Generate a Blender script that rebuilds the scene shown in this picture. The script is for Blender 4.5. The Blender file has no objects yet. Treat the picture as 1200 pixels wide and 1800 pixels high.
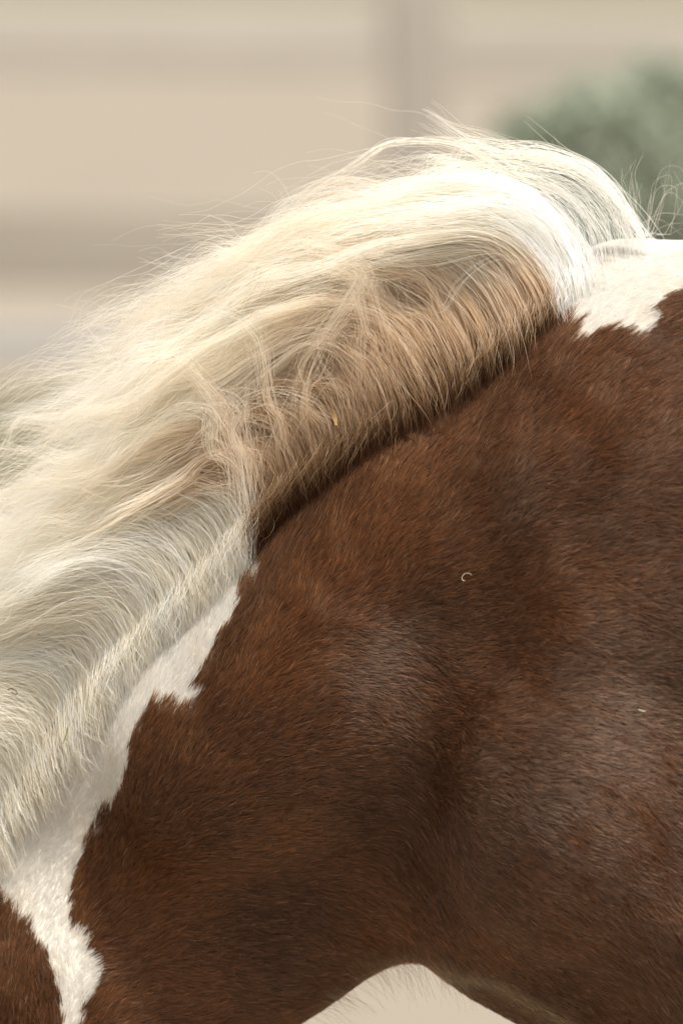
import bpy, bmesh, math, random
import numpy as np
from mathutils import Vector, Matrix

rng = np.random.default_rng(7)
random.seed(7)
scene = bpy.context.scene
COL = scene.collection
R = math.radians

# ------------------------------------------------------------------ camera
CAM = np.array([0.0, -5.5, 1.75])
AIM = np.array([0.0, 0.0, 1.183])
FWD = (AIM - CAM) / np.linalg.norm(AIM - CAM)
RGT = np.array([1.0, 0.0, 0.0])
UPV = np.cross(RGT, FWD)
MM = 0.000568                                    # metres per photograph pixel at the horse
S = float(np.linalg.norm(AIM - CAM)) / MM        # focal length in photograph pixels
cam_data = bpy.data.cameras.new('camera')
cam = bpy.data.objects.new('camera', cam_data)
COL.objects.link(cam)
cam.location = CAM
cam.rotation_euler = Vector(FWD).to_track_quat('-Z', 'Y').to_euler()
cam_data.sensor_fit = 'VERTICAL'
cam_data.sensor_height = 36.0
cam_data.lens = 36.0 * S / 1800.0
cam_data.clip_start = 0.1
cam_data.clip_end = 2000.0
cam_data.dof.use_dof = True
cam_data.dof.focus_distance = 5.42
cam_data.dof.aperture_fstop = 2.8
scene.camera = cam

# ------------------------------------------------------------------ sky, sun, exposure
SUN_EL, SUN_AZ = R(68), R(134)                   # azimuth clockwise from +Y (behind the horse), towards +X
world = bpy.data.worlds.new('World')
scene.world = world
world.use_nodes = True
wn, wl = world.node_tree.nodes, world.node_tree.links
wn.clear()
sky = wn.new('ShaderNodeTexSky')
sky.sky_type = 'NISHITA'
sky.sun_disc = False
sky.sun_elevation = SUN_EL
sky.sun_rotation = SUN_AZ
sky.air_density = 1.0
sky.dust_density = 1.2
sky.ozone_density = 0.6
hsv = wn.new('ShaderNodeHueSaturation')
hsv.inputs['Saturation'].default_value = 0.06    # thin cloud greys the blue
bg = wn.new('ShaderNodeBackground')
bg.inputs['Strength'].default_value = 0.085
wo = wn.new('ShaderNodeOutputWorld')
wl.new(sky.outputs[0], hsv.inputs['Color'])
wl.new(hsv.outputs[0], bg.inputs['Color'])
wl.new(bg.outputs[0], wo.inputs['Surface'])
sun_data = bpy.data.lights.new('sun', 'SUN')
sun_data.energy = 2.6
sun_data.angle = R(6)
sun_data.color = (1.0, 0.95, 0.87)
sun = bpy.data.objects.new('sun', sun_data)
COL.objects.link(sun)
sdir = Vector((math.sin(SUN_AZ) * math.cos(SUN_EL), math.cos(SUN_AZ) * math.cos(SUN_EL), math.sin(SUN_EL)))
sun.rotation_euler = sdir.to_track_quat('Z', 'Y').to_euler()
sun.location = (3, 3, 6)

scene.view_settings.view_transform = 'Standard'
scene.view_settings.look = 'None'
scene.view_settings.exposure = 1.16
scene.view_settings.gamma = 1.0
scene.cycles.max_bounces = 9
scene.cycles.transmission_bounces = 9
scene.cycles.glossy_bounces = 8
scene.cycles.diffuse_bounces = 4
scene.cycles.use_denoising = True
scene.cycles.denoiser = 'OPENIMAGEDENOISE'
scene.cycles.denoising_input_passes = 'RGB_ALBEDO_NORMAL'
try:
    scene.cycles_curves.shape = 'THICK'
    scene.cycles_curves.subdivisions = 2
except Exception:
    pass


# ------------------------------------------------------------------ pixel <-> world helpers
def W(u, v, y=0.0):
    """World point that stands at photograph pixel (u, v) at depth y."""
    u = np.asarray(u, float); v = np.asarray(v, float); y = np.asarray(y, float)
    d = FWD + RGT * ((u - 600) / S)[..., None] + UPV * ((900 - v) / S)[..., None]
    t = (y - CAM[1]) / d[..., 1]
    return CAM + d * t[..., None]


def PX(p):
    """Photograph pixel of world points."""
    q = p - CAM
    z = q @ FWD
    return 600 + (q @ RGT) / z * S, 900 - (q @ UPV) / z * S


def smooth(a, b, x):
    t = np.clip((x - a) / (b - a), 0, 1)
    return t * t * (3 - 2 * t)


class Noise:
    """Smooth noise in about -1..1: a few random sine waves."""
    def __init__(self, scale, n=14, dim=3, seed=0):
        g = np.random.default_rng(seed)
        k = g.normal(size=(n, dim))
        k /= np.linalg.norm(k, axis=1, keepdims=True)
        self.k = k * (2 * math.pi / scale) * g.uniform(0.5, 1.7, (n, 1))
        self.ph = g.uniform(0, 6.283, n)
        self.n = n

    def __call__(self, p):
        out = np.zeros(len(p))
        for k, ph in zip(self.k, self.ph):
            out += np.sin(p @ k + ph)
        return out * math.sqrt(2.0 / self.n) * 0.6


# ------------------------------------------------------------------ object helpers
def tag(o, label=None, cat=None, group=None, kind=None):
    if label: o['label'] = label
    if cat: o['category'] = cat
    if group: o['group'] = group
    if kind: o['kind'] = kind
    return o


def empty(name, loc=(0, 0, 0)):
    o = bpy.data.objects.new(name, None)
    o.location = loc
    o.empty_display_size = 0.1
    COL.objects.link(o)
    return o


def mesh_obj(name, verts, faces, mat, parent=None, smooth_shade=False):
    me = bpy.data.meshes.new(name)
    me.from_pydata([tuple(map(float, v)) for v in verts], [], [tuple(map(int, f)) for f in faces])
    me.update()
    if smooth_shade:
        me.polygons.foreach_set('use_smooth', [True] * len(me.polygons))
    me.materials.append(mat)
    o = bpy.data.objects.new(name, me)
    COL.objects.link(o)
    if parent:
        o.parent = parent
    return o


def bm_obj(name, bm, mat, parent=None, smooth_shade=False):
    me = bpy.data.meshes.new(name)
    bm.to_mesh(me); bm.free()
    if smooth_shade:
        me.polygons.foreach_set('use_smooth', [True] * len(me.polygons))
    me.materials.append(mat)
    o = bpy.data.objects.new(name, me)
    COL.objects.link(o)
    if parent:
        o.parent = parent
    return o


def hair_obj(name, pts, radii, cols, mat, parent):
    """pts [n, m, 3], radii [n, m], cols [n, m, 3] -> one hair-curves object."""
    n, m, _ = pts.shape
    cu = bpy.data.hair_curves.new(name)
    cu.add_curves([m] * n)
    cu.attributes['position'].data.foreach_set('vector', pts.reshape(-1).astype(np.float32))
    a = cu.attributes.get('radius') or cu.attributes.new('radius', 'FLOAT', 'POINT')
    a.data.foreach_set('value', radii.reshape(-1).astype(np.float32))
    c = cu.attributes.new('hair_colour', 'FLOAT_COLOR', 'POINT')
    rgba = np.ones((n * m, 4), np.float32)
    rgba[:, :3] = np.clip(cols.reshape(-1, 3), 0.003, 0.97)
    c.data.foreach_set('color', rgba.reshape(-1))
    cu.materials.append(mat)
    o = bpy.data.objects.new(name, cu)
    COL.objects.link(o)
    if parent:
        o.parent = parent
    return o


# ------------------------------------------------------------------ materials
def new_mat(name):
    m = bpy.data.materials.new(name)
    m.use_nodes = True
    nt = m.node_tree
    nt.nodes.clear()
    out = nt.nodes.new('ShaderNodeOutputMaterial')
    return m, nt.nodes, nt.links, out


def hair_mat(name, rough, radial, coat=0.0, pig=0.5, trans=0.4):
    m, N, L, out = new_mat(name)
    h = N.new('ShaderNodeBsdfHairPrincipled')
    h.parametrization = 'COLOR'
    at = N.new('ShaderNodeAttribute'); at.attribute_name = 'hair_colour'
    L.new(at.outputs['Color'], h.inputs['Color'])
    h.inputs['Roughness'].default_value = rough
    h.inputs['Radial Roughness'].default_value = radial
    h.inputs['Coat'].default_value = coat
    h.inputs['Random Roughness'].default_value = 0.2
    # part of each fibre scatters like pigment: keeps pale hair warm and bright
    df = N.new('ShaderNodeBsdfDiffuse'); tr = N.new('ShaderNodeBsdfTranslucent')
    L.new(at.outputs['Color'], df.inputs['Color']); L.new(at.outputs['Color'], tr.inputs['Color'])
    mx = N.new('ShaderNodeMixShader'); mx.inputs[0].default_value = trans
    L.new(df.outputs[0], mx.inputs[1]); L.new(tr.outputs[0], mx.inputs[2])
    m2 = N.new('ShaderNodeMixShader'); m2.inputs[0].default_value = pig
    L.new(h.outputs[0], m2.inputs[1]); L.new(mx.outputs[0], m2.inputs[2])
    L.new(m2.outputs[0], out.inputs['Surface'])
    return m


def plain_mat(name, col, rough=0.8, var=0.25, scale=6.0, stretch=(1, 1, 1), bump=0.0, col2=None, spec=0.3):
    m, N, L, out = new_mat(name)
    b = N.new('ShaderNodeBsdfPrincipled')
    b.inputs['Roughness'].default_value = rough
    b.inputs['Specular IOR Level'].default_value = spec
    tc = N.new('ShaderNodeTexCoord')
    mp = N.new('ShaderNodeMapping'); mp.inputs['Scale'].default_value = stretch
    nz = N.new('ShaderNodeTexNoise'); nz.inputs['Scale'].default_value = scale; nz.inputs['Detail'].default_value = 6
    L.new(tc.outputs['Object'], mp.inputs['Vector']); L.new(mp.outputs[0], nz.inputs['Vector'])
    rp = N.new('ShaderNodeValToRGB')
    c2 = col2 or tuple(c * (1 - var) for c in col)
    rp.color_ramp.elements[0].position = 0.32; rp.color_ramp.elements[0].color = (*c2, 1)
    rp.color_ramp.elements[1].position = 0.68; rp.color_ramp.elements[1].color = (*col, 1)
    L.new(nz.outputs['Fac'], rp.inputs['Fac']); L.new(rp.outputs[0], b.inputs['Base Color'])
    if bump:
        bp = N.new('ShaderNodeBump'); bp.inputs['Strength'].default_value = bump; bp.inputs['Distance'].default_value = 0.01
        L.new(nz.outputs['Fac'], bp.inputs['Height']); L.new(bp.outputs[0], b.inputs['Normal'])
    L.new(b.outputs[0], out.inputs['Surface'])
    return m


M_sand = plain_mat('sand', (0.275, 0.235, 0.188), 0.95, scale=0.9, bump=0.25, col2=(0.243, 0.208, 0.166), spec=0.1)
M_field = plain_mat('meadow', (0.215, 0.190, 0.140), 0.95, scale=0.4, col2=(0.19, 0.17, 0.125), spec=0.1)
M_wood = plain_mat('weathered_wood', (0.52, 0.47, 0.40), 0.85, scale=5, stretch=(0.35, 5, 5), bump=0.3, col2=(0.45, 0.405, 0.345))
M_post = plain_mat('post_wood', (0.45, 0.40, 0.34), 0.85, scale=5, stretch=(4, 4, 0.4), bump=0.3, col2=(0.39, 0.345, 0.29))
M_dark = plain_mat('dark_board', (0.42, 0.375, 0.31), 0.85, scale=5, stretch=(0.35, 5, 5), bump=0.3, col2=(0.34, 0.295, 0.24))
M_paint = plain_mat('pale_board', (0.50, 0.47, 0.44), 0.8, scale=4, stretch=(0.4, 4, 4), bump=0.2, col2=(0.44, 0.415, 0.385))
M_leaf = plain_mat('shrub_leaf', (0.36, 0.395, 0.30), 0.5, scale=6, col2=(0.31, 0.35, 0.26))
M_stem = plain_mat('shrub_stem', (0.12, 0.085, 0.055), 0.9, scale=20)
M_grass = plain_mat('dry_grass', (0.38, 0.345, 0.22), 0.8, scale=3, col2=(0.29, 0.275, 0.165))
M_straw = plain_mat('straw', (0.36, 0.23, 0.08), 0.6, scale=60, stretch=(6, 1, 1), col2=(0.28, 0.175, 0.06))
M_chaff = plain_mat('chaff', (0.50, 0.43, 0.31), 0.7, scale=80)
M_greenblade = plain_mat('green_blade', (0.20, 0.21, 0.07), 0.6, scale=80)
M_twig = plain_mat('dark_twig', (0.10, 0.06, 0.035), 0.8, scale=80)
M_hoof = plain_mat('hoof_horn', (0.10, 0.08, 0.06), 0.5, scale=12, stretch=(1, 1, 5))
M_eye = plain_mat('eye_dark', (0.012, 0.008, 0.006), 0.08, scale=5, spec=0.6)
M_mane = hair_mat('mane_hair', 0.32, 0.55, 0.05, 0.80, 0.52)
M_coat = hair_mat('coat_hair', 0.36, 0.5, 0.05, 0.55, 0.2)

m, N, L, out = new_mat('horse_skin')
b = N.new('ShaderNodeBsdfPrincipled')
at = N.new('ShaderNodeAttribute'); at.attribute_name = 'coat_colour'
L.new(at.outputs['Color'], b.inputs['Base Color'])
b.inputs['Roughness'].default_value = 0.75
b.inputs['Specular IOR Level'].default_value = 0.2
tc = N.new('ShaderNodeTexCoord')
nz = N.new('ShaderNodeTexNoise'); nz.inputs['Scale'].default_value = 160; nz.inputs['Detail'].default_value = 3
bp = N.new('ShaderNodeBump'); bp.inputs['Strength'].default_value = 0.3; bp.inputs['Distance'].default_value = 0.003
L.new(tc.outputs['Object'], nz.inputs['Vector']); L.new(nz.outputs['Fac'], bp.inputs['Height']); L.new(bp.outputs[0], b.inputs['Normal'])
L.new(b.outputs[0], out.inputs['Surface'])
M_skin = m

# ------------------------------------------------------------------ ground
g = 900.0
tag(mesh_obj('paddock_ground', [(-g, -60, 0), (g, -60, 0), (g, g, 0), (-g, g, 0)], [(0, 1, 2, 3)], M_sand), kind='structure')
tag(mesh_obj('meadow', [(-g, 118, .02), (g, 96, .02), (g, g, .02), (-g, g, .02)], [(0, 1, 2, 3)], M_field), kind='structure')


def box(bm, c, s, rot=None, jit=0.0):
    mtx = Matrix.Translation(c)
    if rot is not None:
        mtx = mtx @ rot.to_4x4()
    r = bmesh.ops.create_cube(bm, size=1.0, matrix=mtx @ Matrix.Diagonal((*s, 1)))
    if jit:
        for v in r['verts']:
            v.co += Vector((random.uniform(-jit, jit), random.uniform(-jit, jit), random.uniform(-jit, jit)))
    return r


def board(name, a, b_, height, thick, mat, parent):
    a, b_ = Vector(a), Vector(b_)
    bm = bmesh.new()
    d = b_ - a
    rot = Matrix((d.normalized(), Vector((0, 1, 0)), d.normalized().cross(Vector((0, 1, 0))))).transposed()
    box(bm, (a + b_) / 2, (d.length, thick, height), rot, 0.006)
    bmesh.ops.bevel(bm, geom=bm.edges[:], offset=0.006, segments=1, affect='EDGES')
    return bm_obj(name, bm, mat, parent)


FY = 12.6                                         # fence depth
fence = empty('board_fence', (0, FY, 0))
tag(fence, 'weathered beige board fence crossing the paddock behind the horse', 'fence')
inv = Matrix.Translation((0, -FY, 0))


def fz(v):
    return float(W(600, v, FY)[2])


px_post = [float(W(735, 300, FY)[0]) + k * 2.6 for k in range(-3, 4)]
for k, x in enumerate(px_post):
    bm = bmesh.new()
    box(bm, (x, 0, 0.90), (0.20, 0.075, 1.82), None, 0.008)
    bmesh.ops.bevel(bm, geom=bm.edges[:], offset=0.01, segments=1, affect='EDGES')
    p = bm_obj('post', bm, M_post, fence)
for k in range(6):
    x0, x1 = px_post[k] - 0.0, px_post[k + 1] - 0.01
    rgt = k >= 3
    zt = fz(72 if not rgt else 88)
    j = lambda: random.uniform(-.012, .012)
    board('rail', (x0 + .09, .0, zt + j()), (x1 - .08, .0, zt + j()), 0.20, .035, M_wood, fence)
    zm = fz(432 if not rgt else 410)
    board('rail', (x0 + .09, .0, zm + .01 + j()), (x1 - .08, .0, zm - .015 + j()), 0.25, .035, M_dark, fence)
    board('rail', (x0 + .09, .0, fz(600) + j()), (x1 - .08, .0, fz(600) + j()), 0.115, .035, M_paint, fence)


def blades(name, n, xr, yr, hr, wd, mat):
    V, F = [], []
    for i in range(n):
        x, y = random.uniform(*xr), random.gauss((yr[0] + yr[1]) / 2, (yr[1] - yr[0]) / 4)
        h = random.uniform(*hr); a = random.uniform(0, 6.283)
        w = wd * random.uniform(.6, 1.4); lx, ly = random.gauss(0, .35) * h, random.gauss(0, .35) * h
        k = len(V)
        dx, dy = math.cos(a) * w, math.sin(a) * w
        V += [(x - dx, y - dy, 0), (x + dx, y + dy, 0), (x + dx * .7 + lx * .4, y + dy * .7 + ly * .4, h * .6),
              (x - dx * .7 + lx * .4, y - dy * .7 + ly * .4, h * .6), (x + lx, y + ly, h)]
        F += [(k, k + 1, k + 2, k + 3), (k + 3, k + 2, k + 4)]
    o = mesh_obj(name, V, F, mat)
    return o


tag(blades('grass', 9000, (-4.5, 4.5), (FY - .9, FY + .9), (.08, .34), .006, M_grass),
    'tufts of dry olive grass along the foot of the fence', 'grass', kind='stuff')

# rounded shrub in front of the fence
SY = 10.6
sc = W(1195, 440, SY)
shrub = empty('round_shrub', (float(sc[0]), SY, 0))
tag(shrub, 'rounded grey green shrub blurred in front of the fence', 'shrub')
V, F = [], []
sx, sy_, sz = 0.68, 0.5, 0.55
nb = Noise(0.45, seed=3)
for i in range(15000):
    d = rng.normal(size=3); d /= np.linalg.norm(d)
    rr = (rng.uniform(0.55, 1.0) ** 0.4) * (1 + 0.06 * nb(d[None] * 1.0)[0])
    c = d * np.array([sx, sy_, sz]) * rr
    c[2] += float(sc[2])
    if c[2] < 0.12:
        continue
    a, b2 = rng.normal(size=3), rng.normal(size=3)
    a /= np.linalg.norm(a); b2 -= a * (a @ b2); b2 /= np.linalg.norm(b2)
    l, w = rng.uniform(.022, .04), rng.uniform(.009, .016)
    k = len(V)
    V += [c - a * l, c + b2 * w, c + a * l, c - b2 * w]
    F.append((k, k + 1, k + 2, k + 3))
# lower skirt so the crown reaches the ground
for i in range(7000):
    a0 = rng.uniform(0, 6.283); zz = rng.uniform(0.02, max(0.1, float(sc[2])))
    rr = 0.5 * rng.uniform(.5, 1) ** .5 * (.55 + .45 * zz / float(sc[2]))
    c = np.array([math.cos(a0) * rr, math.sin(a0) * rr, zz])
    a, b2 = rng.normal(size=3), rng.normal(size=3)
    a /= np.linalg.norm(a); b2 -= a * (a @ b2); b2 /= np.linalg.norm(b2)
    l, w = rng.uniform(.022, .04), rng.uniform(.009, .016)
    k = len(V)
    V += [c - a * l, c + b2 * w, c + a * l, c - b2 * w]
    F.append((k, k + 1, k + 2, k + 3))
crown = mesh_obj('crown', V, F, M_leaf, shrub)
for i in range(7):
    a0 = i * 0.9
    bm = bmesh.new()
    tip = Vector((math.cos(a0) * .28, math.sin(a0) * .28, float(sc[2]) + .15))
    d = tip.normalized()
    bmesh.ops.create_cone(bm, cap_ends=True, segments=7, radius1=.02, radius2=.005, depth=tip.length,
                          matrix=Matrix.Translation(tip / 2) @ d.to_track_quat('Z', 'Y').to_matrix().to_4x4())
    bm_obj('stem', bm, M_stem, shrub)


# ------------------------------------------------------------------ horse: body as one smooth implicit surface
PR = []                                           # (a, b, ra, rb, y stretch, blend)


def cone(a, b_, ra, rb, ys=1.0, k=0.06):
    PR.append((np.asarray(a, float), np.asarray(b_, float), ra, rb, ys, k))


def uv(u, v, y=0.0):
    p = W(u, v, 0.0)
    return np.array([p[0], y, p[2]])


# trunk
cone(uv(1285, 1008), uv(1850, 1075), .335, .335, 1.35, .05)
cone(uv(1850, 1075), uv(2700, 1080), .335, .34, 1.18, .10)
cone(uv(2700, 1080), uv(3250, 1030), .34, .30, 1.2, .10)
# neck
cone(uv(905, 1050), uv(400, 1436), .265, .200, 2.6, .06)
cone(uv(400, 1436), uv(92, 1782), .200, .162, 2.5, .06)
cone(uv(92, 1782), uv(-100, 1980), .165, .13, 1.6, .06)
CREST = [(1080, 520), (930, 590), (790, 680), (660, 780), (540, 880), (440, 960), (340, 1050), (250, 1160),
         (170, 1280), (90, 1390), (10, 1510), (-90, 1650), (-190, 1790)]
for q in range(len(CREST) - 1):
    cone(uv(*CREST[q]), uv(*CREST[q + 1]), .042, .042, 1.0, .06)
# breast and near / far shoulder
cone(uv(1058, 1392), uv(1400, 1590), .246, .24, 1.5, .04)
for s in (-1, 1):
    cone(uv(1090, 1330, s * .135), uv(1230, 800, s * .10), .185, .13, 1.7, .05)     # shoulder blade mass
    cone(uv(1010, 1340, s * .165), uv(1300, 1480, s * .16), .12, .10, 1.6, .06)   # point of shoulder
    cone(uv(840, 1270, s * .105), uv(520, 1320, s * .082), .115, .09, 1.8, .07)    # brachiocephalic band
    cone(uv(780, 1010, s * .095), uv(430, 1300, s * .085), .14, .11, 1.9, .09)      # upper neck
    # fore leg
    kx = 1390
    cone(uv(1300, 1600, s * .15), uv(kx, 1960, s * .14), .105, .062, 1.0, .06)
    pa = uv(kx, 1960, s * .14); pk = np.array([pa[0] + .01, s * .13, .42]); pf = np.array([pa[0] + .01, s * .13, .13])
    cone(pa, pk, .062, .045, 1.0, .03); cone(pk, pf, .042, .032, 1.0, .02)
    cone(pf, pf + np.array([-.05, 0, -.075]), .036, .034, 1.0, .02)
    # hind leg
    h0 = uv(3150, 1250, s * .16)
    st = np.array([h0[0] - .07, s * .17, .80]); hk = np.array([h0[0] + .22, s * .14, .50]); hf = np.array([h0[0] + .15, s * .14, .14])
    cone(h0, st, .19, .14, 1.2, .08); cone(st, hk, .12, .05, 1.1, .05); cone(hk, hf, .048, .034, 1.0, .02)
    cone(hf, hf + np.array([-.055, 0, -.085]), .037, .035, 1.0, .02)
# head
poll = uv(-190, 1850)
jowl = np.array([poll[0] + .015, 0, poll[2] - .12])
muz = np.array([poll[0] - .20, 0, .17])
mid = jowl * .45 + muz * .55 + np.array([-.02, 0, 0])
cone(poll, jowl, .085, .125, 1.5, .05)
cone(jowl, mid, .115, .085, 1.35, .05)
cone(mid, muz, .078, .06, 1.2, .04)
for s in (-1, 1):
    cone(poll + np.array([-.02, s * .05, .05]), poll + np.array([-.075, s * .075, .19]), .035, .008, 1.0, .02)
    cone(poll + np.array([-.085, s * .075, -.13]), poll + np.array([-.10, s * .07, -.17]), .03, .03, 1.0, .03)


RELIEF = [((930, 820), (1010, 1110), .010, 42), ((745, 1120), (690, 1640), -.022, 62), ((1060, 1180), (985, 1560), .016, 120), ((560, 1085), (700, 1105), .0035, 20), ((735, 1085), (805, 1160), .003, 20), ((600, 1150), (690, 1230), -.003, 26),
          ((300, 1440), (650, 1240), .012, 85), ((430, 1640), (640, 1480), -.012, 70), ((830, 900), (900, 1180), -.008, 50), ((1120, 700), (1090, 1000), .007, 60), ((1030, 760), (1000, 900), -.005, 40), ((860, 1240), (830, 1560), .007, 40), ((1150, 1230), (1190, 1560), -.010, 45)]


def relief(p):
    """Muscle bellies and grooves under the hide, both flanks alike."""
    k = (1 - np.abs(p[:, 1]) / 5.53) * MM
    u = 600 + p[:, 0] / k; v = 900 - (p[:, 2] - 1.183 - .1 * np.abs(p[:, 1])) / k
    out_ = np.zeros(len(p), np.float32)
    for (x0, y0), (x1, y1), a, w in RELIEF:
        dx, dy = x1 - x0, y1 - y0
        t = np.clip(((u - x0) * dx + (v - y0) * dy) / (dx * dx + dy * dy), 0, 1)
        out_ += a * np.exp(-((u - x0 - t * dx) ** 2 + (v - y0 - t * dy) ** 2) / (2 * w * w))
    return out_ * smooth(.05, .10, np.abs(p[:, 1]))


def sdf(p):
    p = np.asarray(p, np.float32)
    d = None
    for a, b_, ra, rb, ys, k in PR:
        sc_ = np.array([1, ys, 1], np.float32)
        A = (a * np.array([1, 1, 1])).astype(np.float32); B = b_.astype(np.float32)
        pa = (p - A) * sc_; ba = (B - A) * sc_
        h = np.clip((pa @ ba) / float(ba @ ba), 0, 1)
        q = pa - h[:, None] * ba
        di = np.sqrt((q * q).sum(1)) - (ra + (rb - ra) * h)
        if d is None:
            d = di
        else:
            hh = np.maximum(k - np.abs(d - di), 0) / k
            d = np.minimum(d, di) - hh * hh * k * .25
    return d - relief(p)


def grad(p, f, e=0.002):
    g_ = np.stack([f(p + np.eye(3)[i] * e) - f(p - np.eye(3)[i] * e) for i in range(3)], 1) / (2 * e)
    return g_


H = 0.012
lo = np.array([-1.0, -.37, -.03]); hi = np.array([2.05, .37, 1.56])
nx, ny, nz_ = [int(math.ceil((hi[i] - lo[i]) / H)) + 1 for i in range(3)]
ax = [lo[i] + H * np.arange(n) for i, n in enumerate((nx, ny, nz_))]
GRID = np.empty((nx, ny, nz_), np.float32)
YZ = np.stack(np.meshgrid(ax[1], ax[2], indexing='ij'), -1).reshape(-1, 2)
CH = 16
for i in range(0, nx, CH):
    xs = ax[0][i:i + CH]
    P = np.empty((len(xs), len(YZ), 3), np.float32)
    P[:, :, 0] = xs[:, None]; P[:, :, 1:] = YZ[None]
    GRID[i:i + CH] = sdf(P.reshape(-1, 3)).reshape(len(xs), ny, nz_)


def gsdf(p):
    """Trilinear look-up of the body's distance field."""
    q = (np.asarray(p) - lo) / H
    q = np.clip(q, 0, np.array([nx, ny, nz_]) - 1.001)
    i = q.astype(int); f = q - i
    o = 0
    for a in (0, 1):
        for b_ in (0, 1):
            for c in (0, 1):
                w = (f[:, 0] if a else 1 - f[:, 0]) * (f[:, 1] if b_ else 1 - f[:, 1]) * (f[:, 2] if c else 1 - f[:, 2])
                o = o + w * GRID[i[:, 0] + a, i[:, 1] + b_, i[:, 2] + c]
    return o


def push_out(p, margin):
    """Move points that sit inside body + margin to its outside."""
    sh = p.shape
    q = p.reshape(-1, 3).copy()
    mg = np.broadcast_to(margin, sh[:-1]).reshape(-1)
    for _ in range(3):
        d = gsdf(q)
        w = np.where(d < mg)[0]
        if not len(w):
            break
        g_ = grad(q[w], gsdf, .006)
        g_ /= np.maximum((g_ * g_).sum(1, keepdims=True), .15)
        q[w] += g_ * (mg[w] - d[w])[:, None]
    return q.reshape(sh)


def trace(u, v):
    """First hit of pixel rays with the body: points and hit mask."""
    d = FWD + RGT * ((u - 600) / S)[:, None] + UPV * ((900 - v) / S)[:, None]
    d /= np.linalg.norm(d, axis=1, keepdims=True)
    t = (-.36 - CAM[1]) / d[:, 1]
    hit = np.zeros(len(u), bool)
    for _ in range(60):
        p = CAM + d * t[:, None]
        s_ = gsdf(p)
        hit |= s_ < .0015
        t = t + np.where(hit, 0, np.maximum(s_ * .55, .0008))
    p = CAM + d * t[:, None]
    return p, hit & (p[:, 1] < .3)


# surface nets
sg = GRID < 0
cs = [sg[a:nx - 1 + a, b_:ny - 1 + b_, c:nz_ - 1 + c] for a in (0, 1) for b_ in (0, 1) for c in (0, 1)]
cnt = sum(c.astype(np.int8) for c in cs)
act = (cnt > 0) & (cnt < 8)
idx = np.full(act.shape, -1, np.int64)
ci = np.argwhere(act)
idx[act] = np.arange(len(ci))
acc = np.zeros((len(ci), 3)); num = np.zeros(len(ci))
cor = [(a, b_, c) for a in (0, 1) for b_ in (0, 1) for c in (0, 1)]
for c0 in range(8):
    for c1 in range(c0 + 1, 8):
        o0, o1 = np.array(cor[c0]), np.array(cor[c1])
        if np.abs(o0 - o1).sum() != 1:
            continue
        v0 = GRID[tuple((ci + o0).T)]; v1 = GRID[tuple((ci + o1).T)]
        x = (v0 < 0) != (v1 < 0)
        t = np.where(x, v0 / np.where(x, v0 - v1, 1), 0)
        acc += np.where(x[:, None], o0 + (o1 - o0) * t[:, None], 0); num += x
VB = lo + H * (ci + acc / num[:, None])
FB = []
for axn in range(3):
    o1 = [0, 0, 0]; o1[axn] = 1
    b1, b2 = (axn + 1) % 3, (axn + 2) % 3
    s0 = sg[:nx - o1[0], :ny - o1[1], :nz_ - o1[2]]; s1 = sg[o1[0]:, o1[1]:, o1[2]:]
    e = np.argwhere(s0 != s1)
    e = e[(e[:, b1] > 0) & (e[:, b2] > 0)]
    e = e[(e[:, b1] < act.shape[b1]) & (e[:, b2] < act.shape[b2]) & (e[:, axn] < act.shape[axn])]
    inside = s0[tuple(e.T)]
    def at_(d1, d2):
        q = e.copy(); q[:, b1] -= d1; q[:, b2] -= d2
        return idx[tuple(q.T)]
    quad = np.stack([at_(1, 1), at_(0, 1), at_(0, 0), at_(1, 0)], 1)
    quad[~inside] = quad[~inside][:, ::-1]
    FB.append(quad)
FB = np.concatenate(FB)
FB = FB[(FB >= 0).all(1)]
for _ in range(3):
    d = sdf(VB); g_ = grad(VB, sdf)
    VB -= g_ * (d / np.maximum((g_ * g_).sum(1), .1))[:, None]

# ---- pinto pattern, in the photograph's pixel frame of the near side
WHITE_NECK = [(-900, 300), (300, 500), (452, 820), (452, 880), (446, 960), (441, 1010), (442, 1035), (428, 1028), (412, 1042), (409, 1080), (392, 1108), (375, 1120),
              (362, 1160), (345, 1190), (330, 1212), (352, 1224), (336, 1238), (312, 1248), (292, 1232), (272, 1242), (262, 1232), (248, 1262),
              (232, 1290), (222, 1318), (224, 1345), (214, 1375), (205, 1402), (190, 1425), (180, 1418), (164, 1450), (152, 1470), (140, 1500), (127, 1540),
              (119, 1580), (118, 1610), (124, 1642), (132, 1634), (146, 1640), (152, 1668), (166, 1692), (172, 1715), (162, 1745), (146, 1776), (138, 1800), (120, 1870), (90, 1930), (-40, 2000),
              (60, 1900), (112, 1800), (106, 1755), (92, 1705), (84, 1680), (66, 1664), (56, 1650), (52, 1622), (44, 1632), (28, 1606), (0, 1588), (-60, 1540), (-160, 1500), (-900, 1480)]
WHITE_WITHERS = [(955, 380), (950, 470), (965, 545), (985, 562), (998, 580), (1014, 560), (1002, 606), (1030, 594), (1046, 584), (1074, 572), (1066, 586), (1092, 580),
                 (1108, 588), (1124, 594), (1140, 578), (1150, 562), (1144, 546), (1152, 528), (1168, 520), (1200, 506), (1260, 470), (1330, 440), (1400, 300), (1000, 200)]
WHITE_FLANK = [(2050, 200), (2120, 700), (2000, 1000), (2120, 1500), (2100, 2000), (2600, 2000), (2650, 1400), (2500, 900), (2600, 200)]
WHITE_LEG = [(900, 2150), (1900, 2150), (1900, 3000), (900, 3000)]


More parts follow.
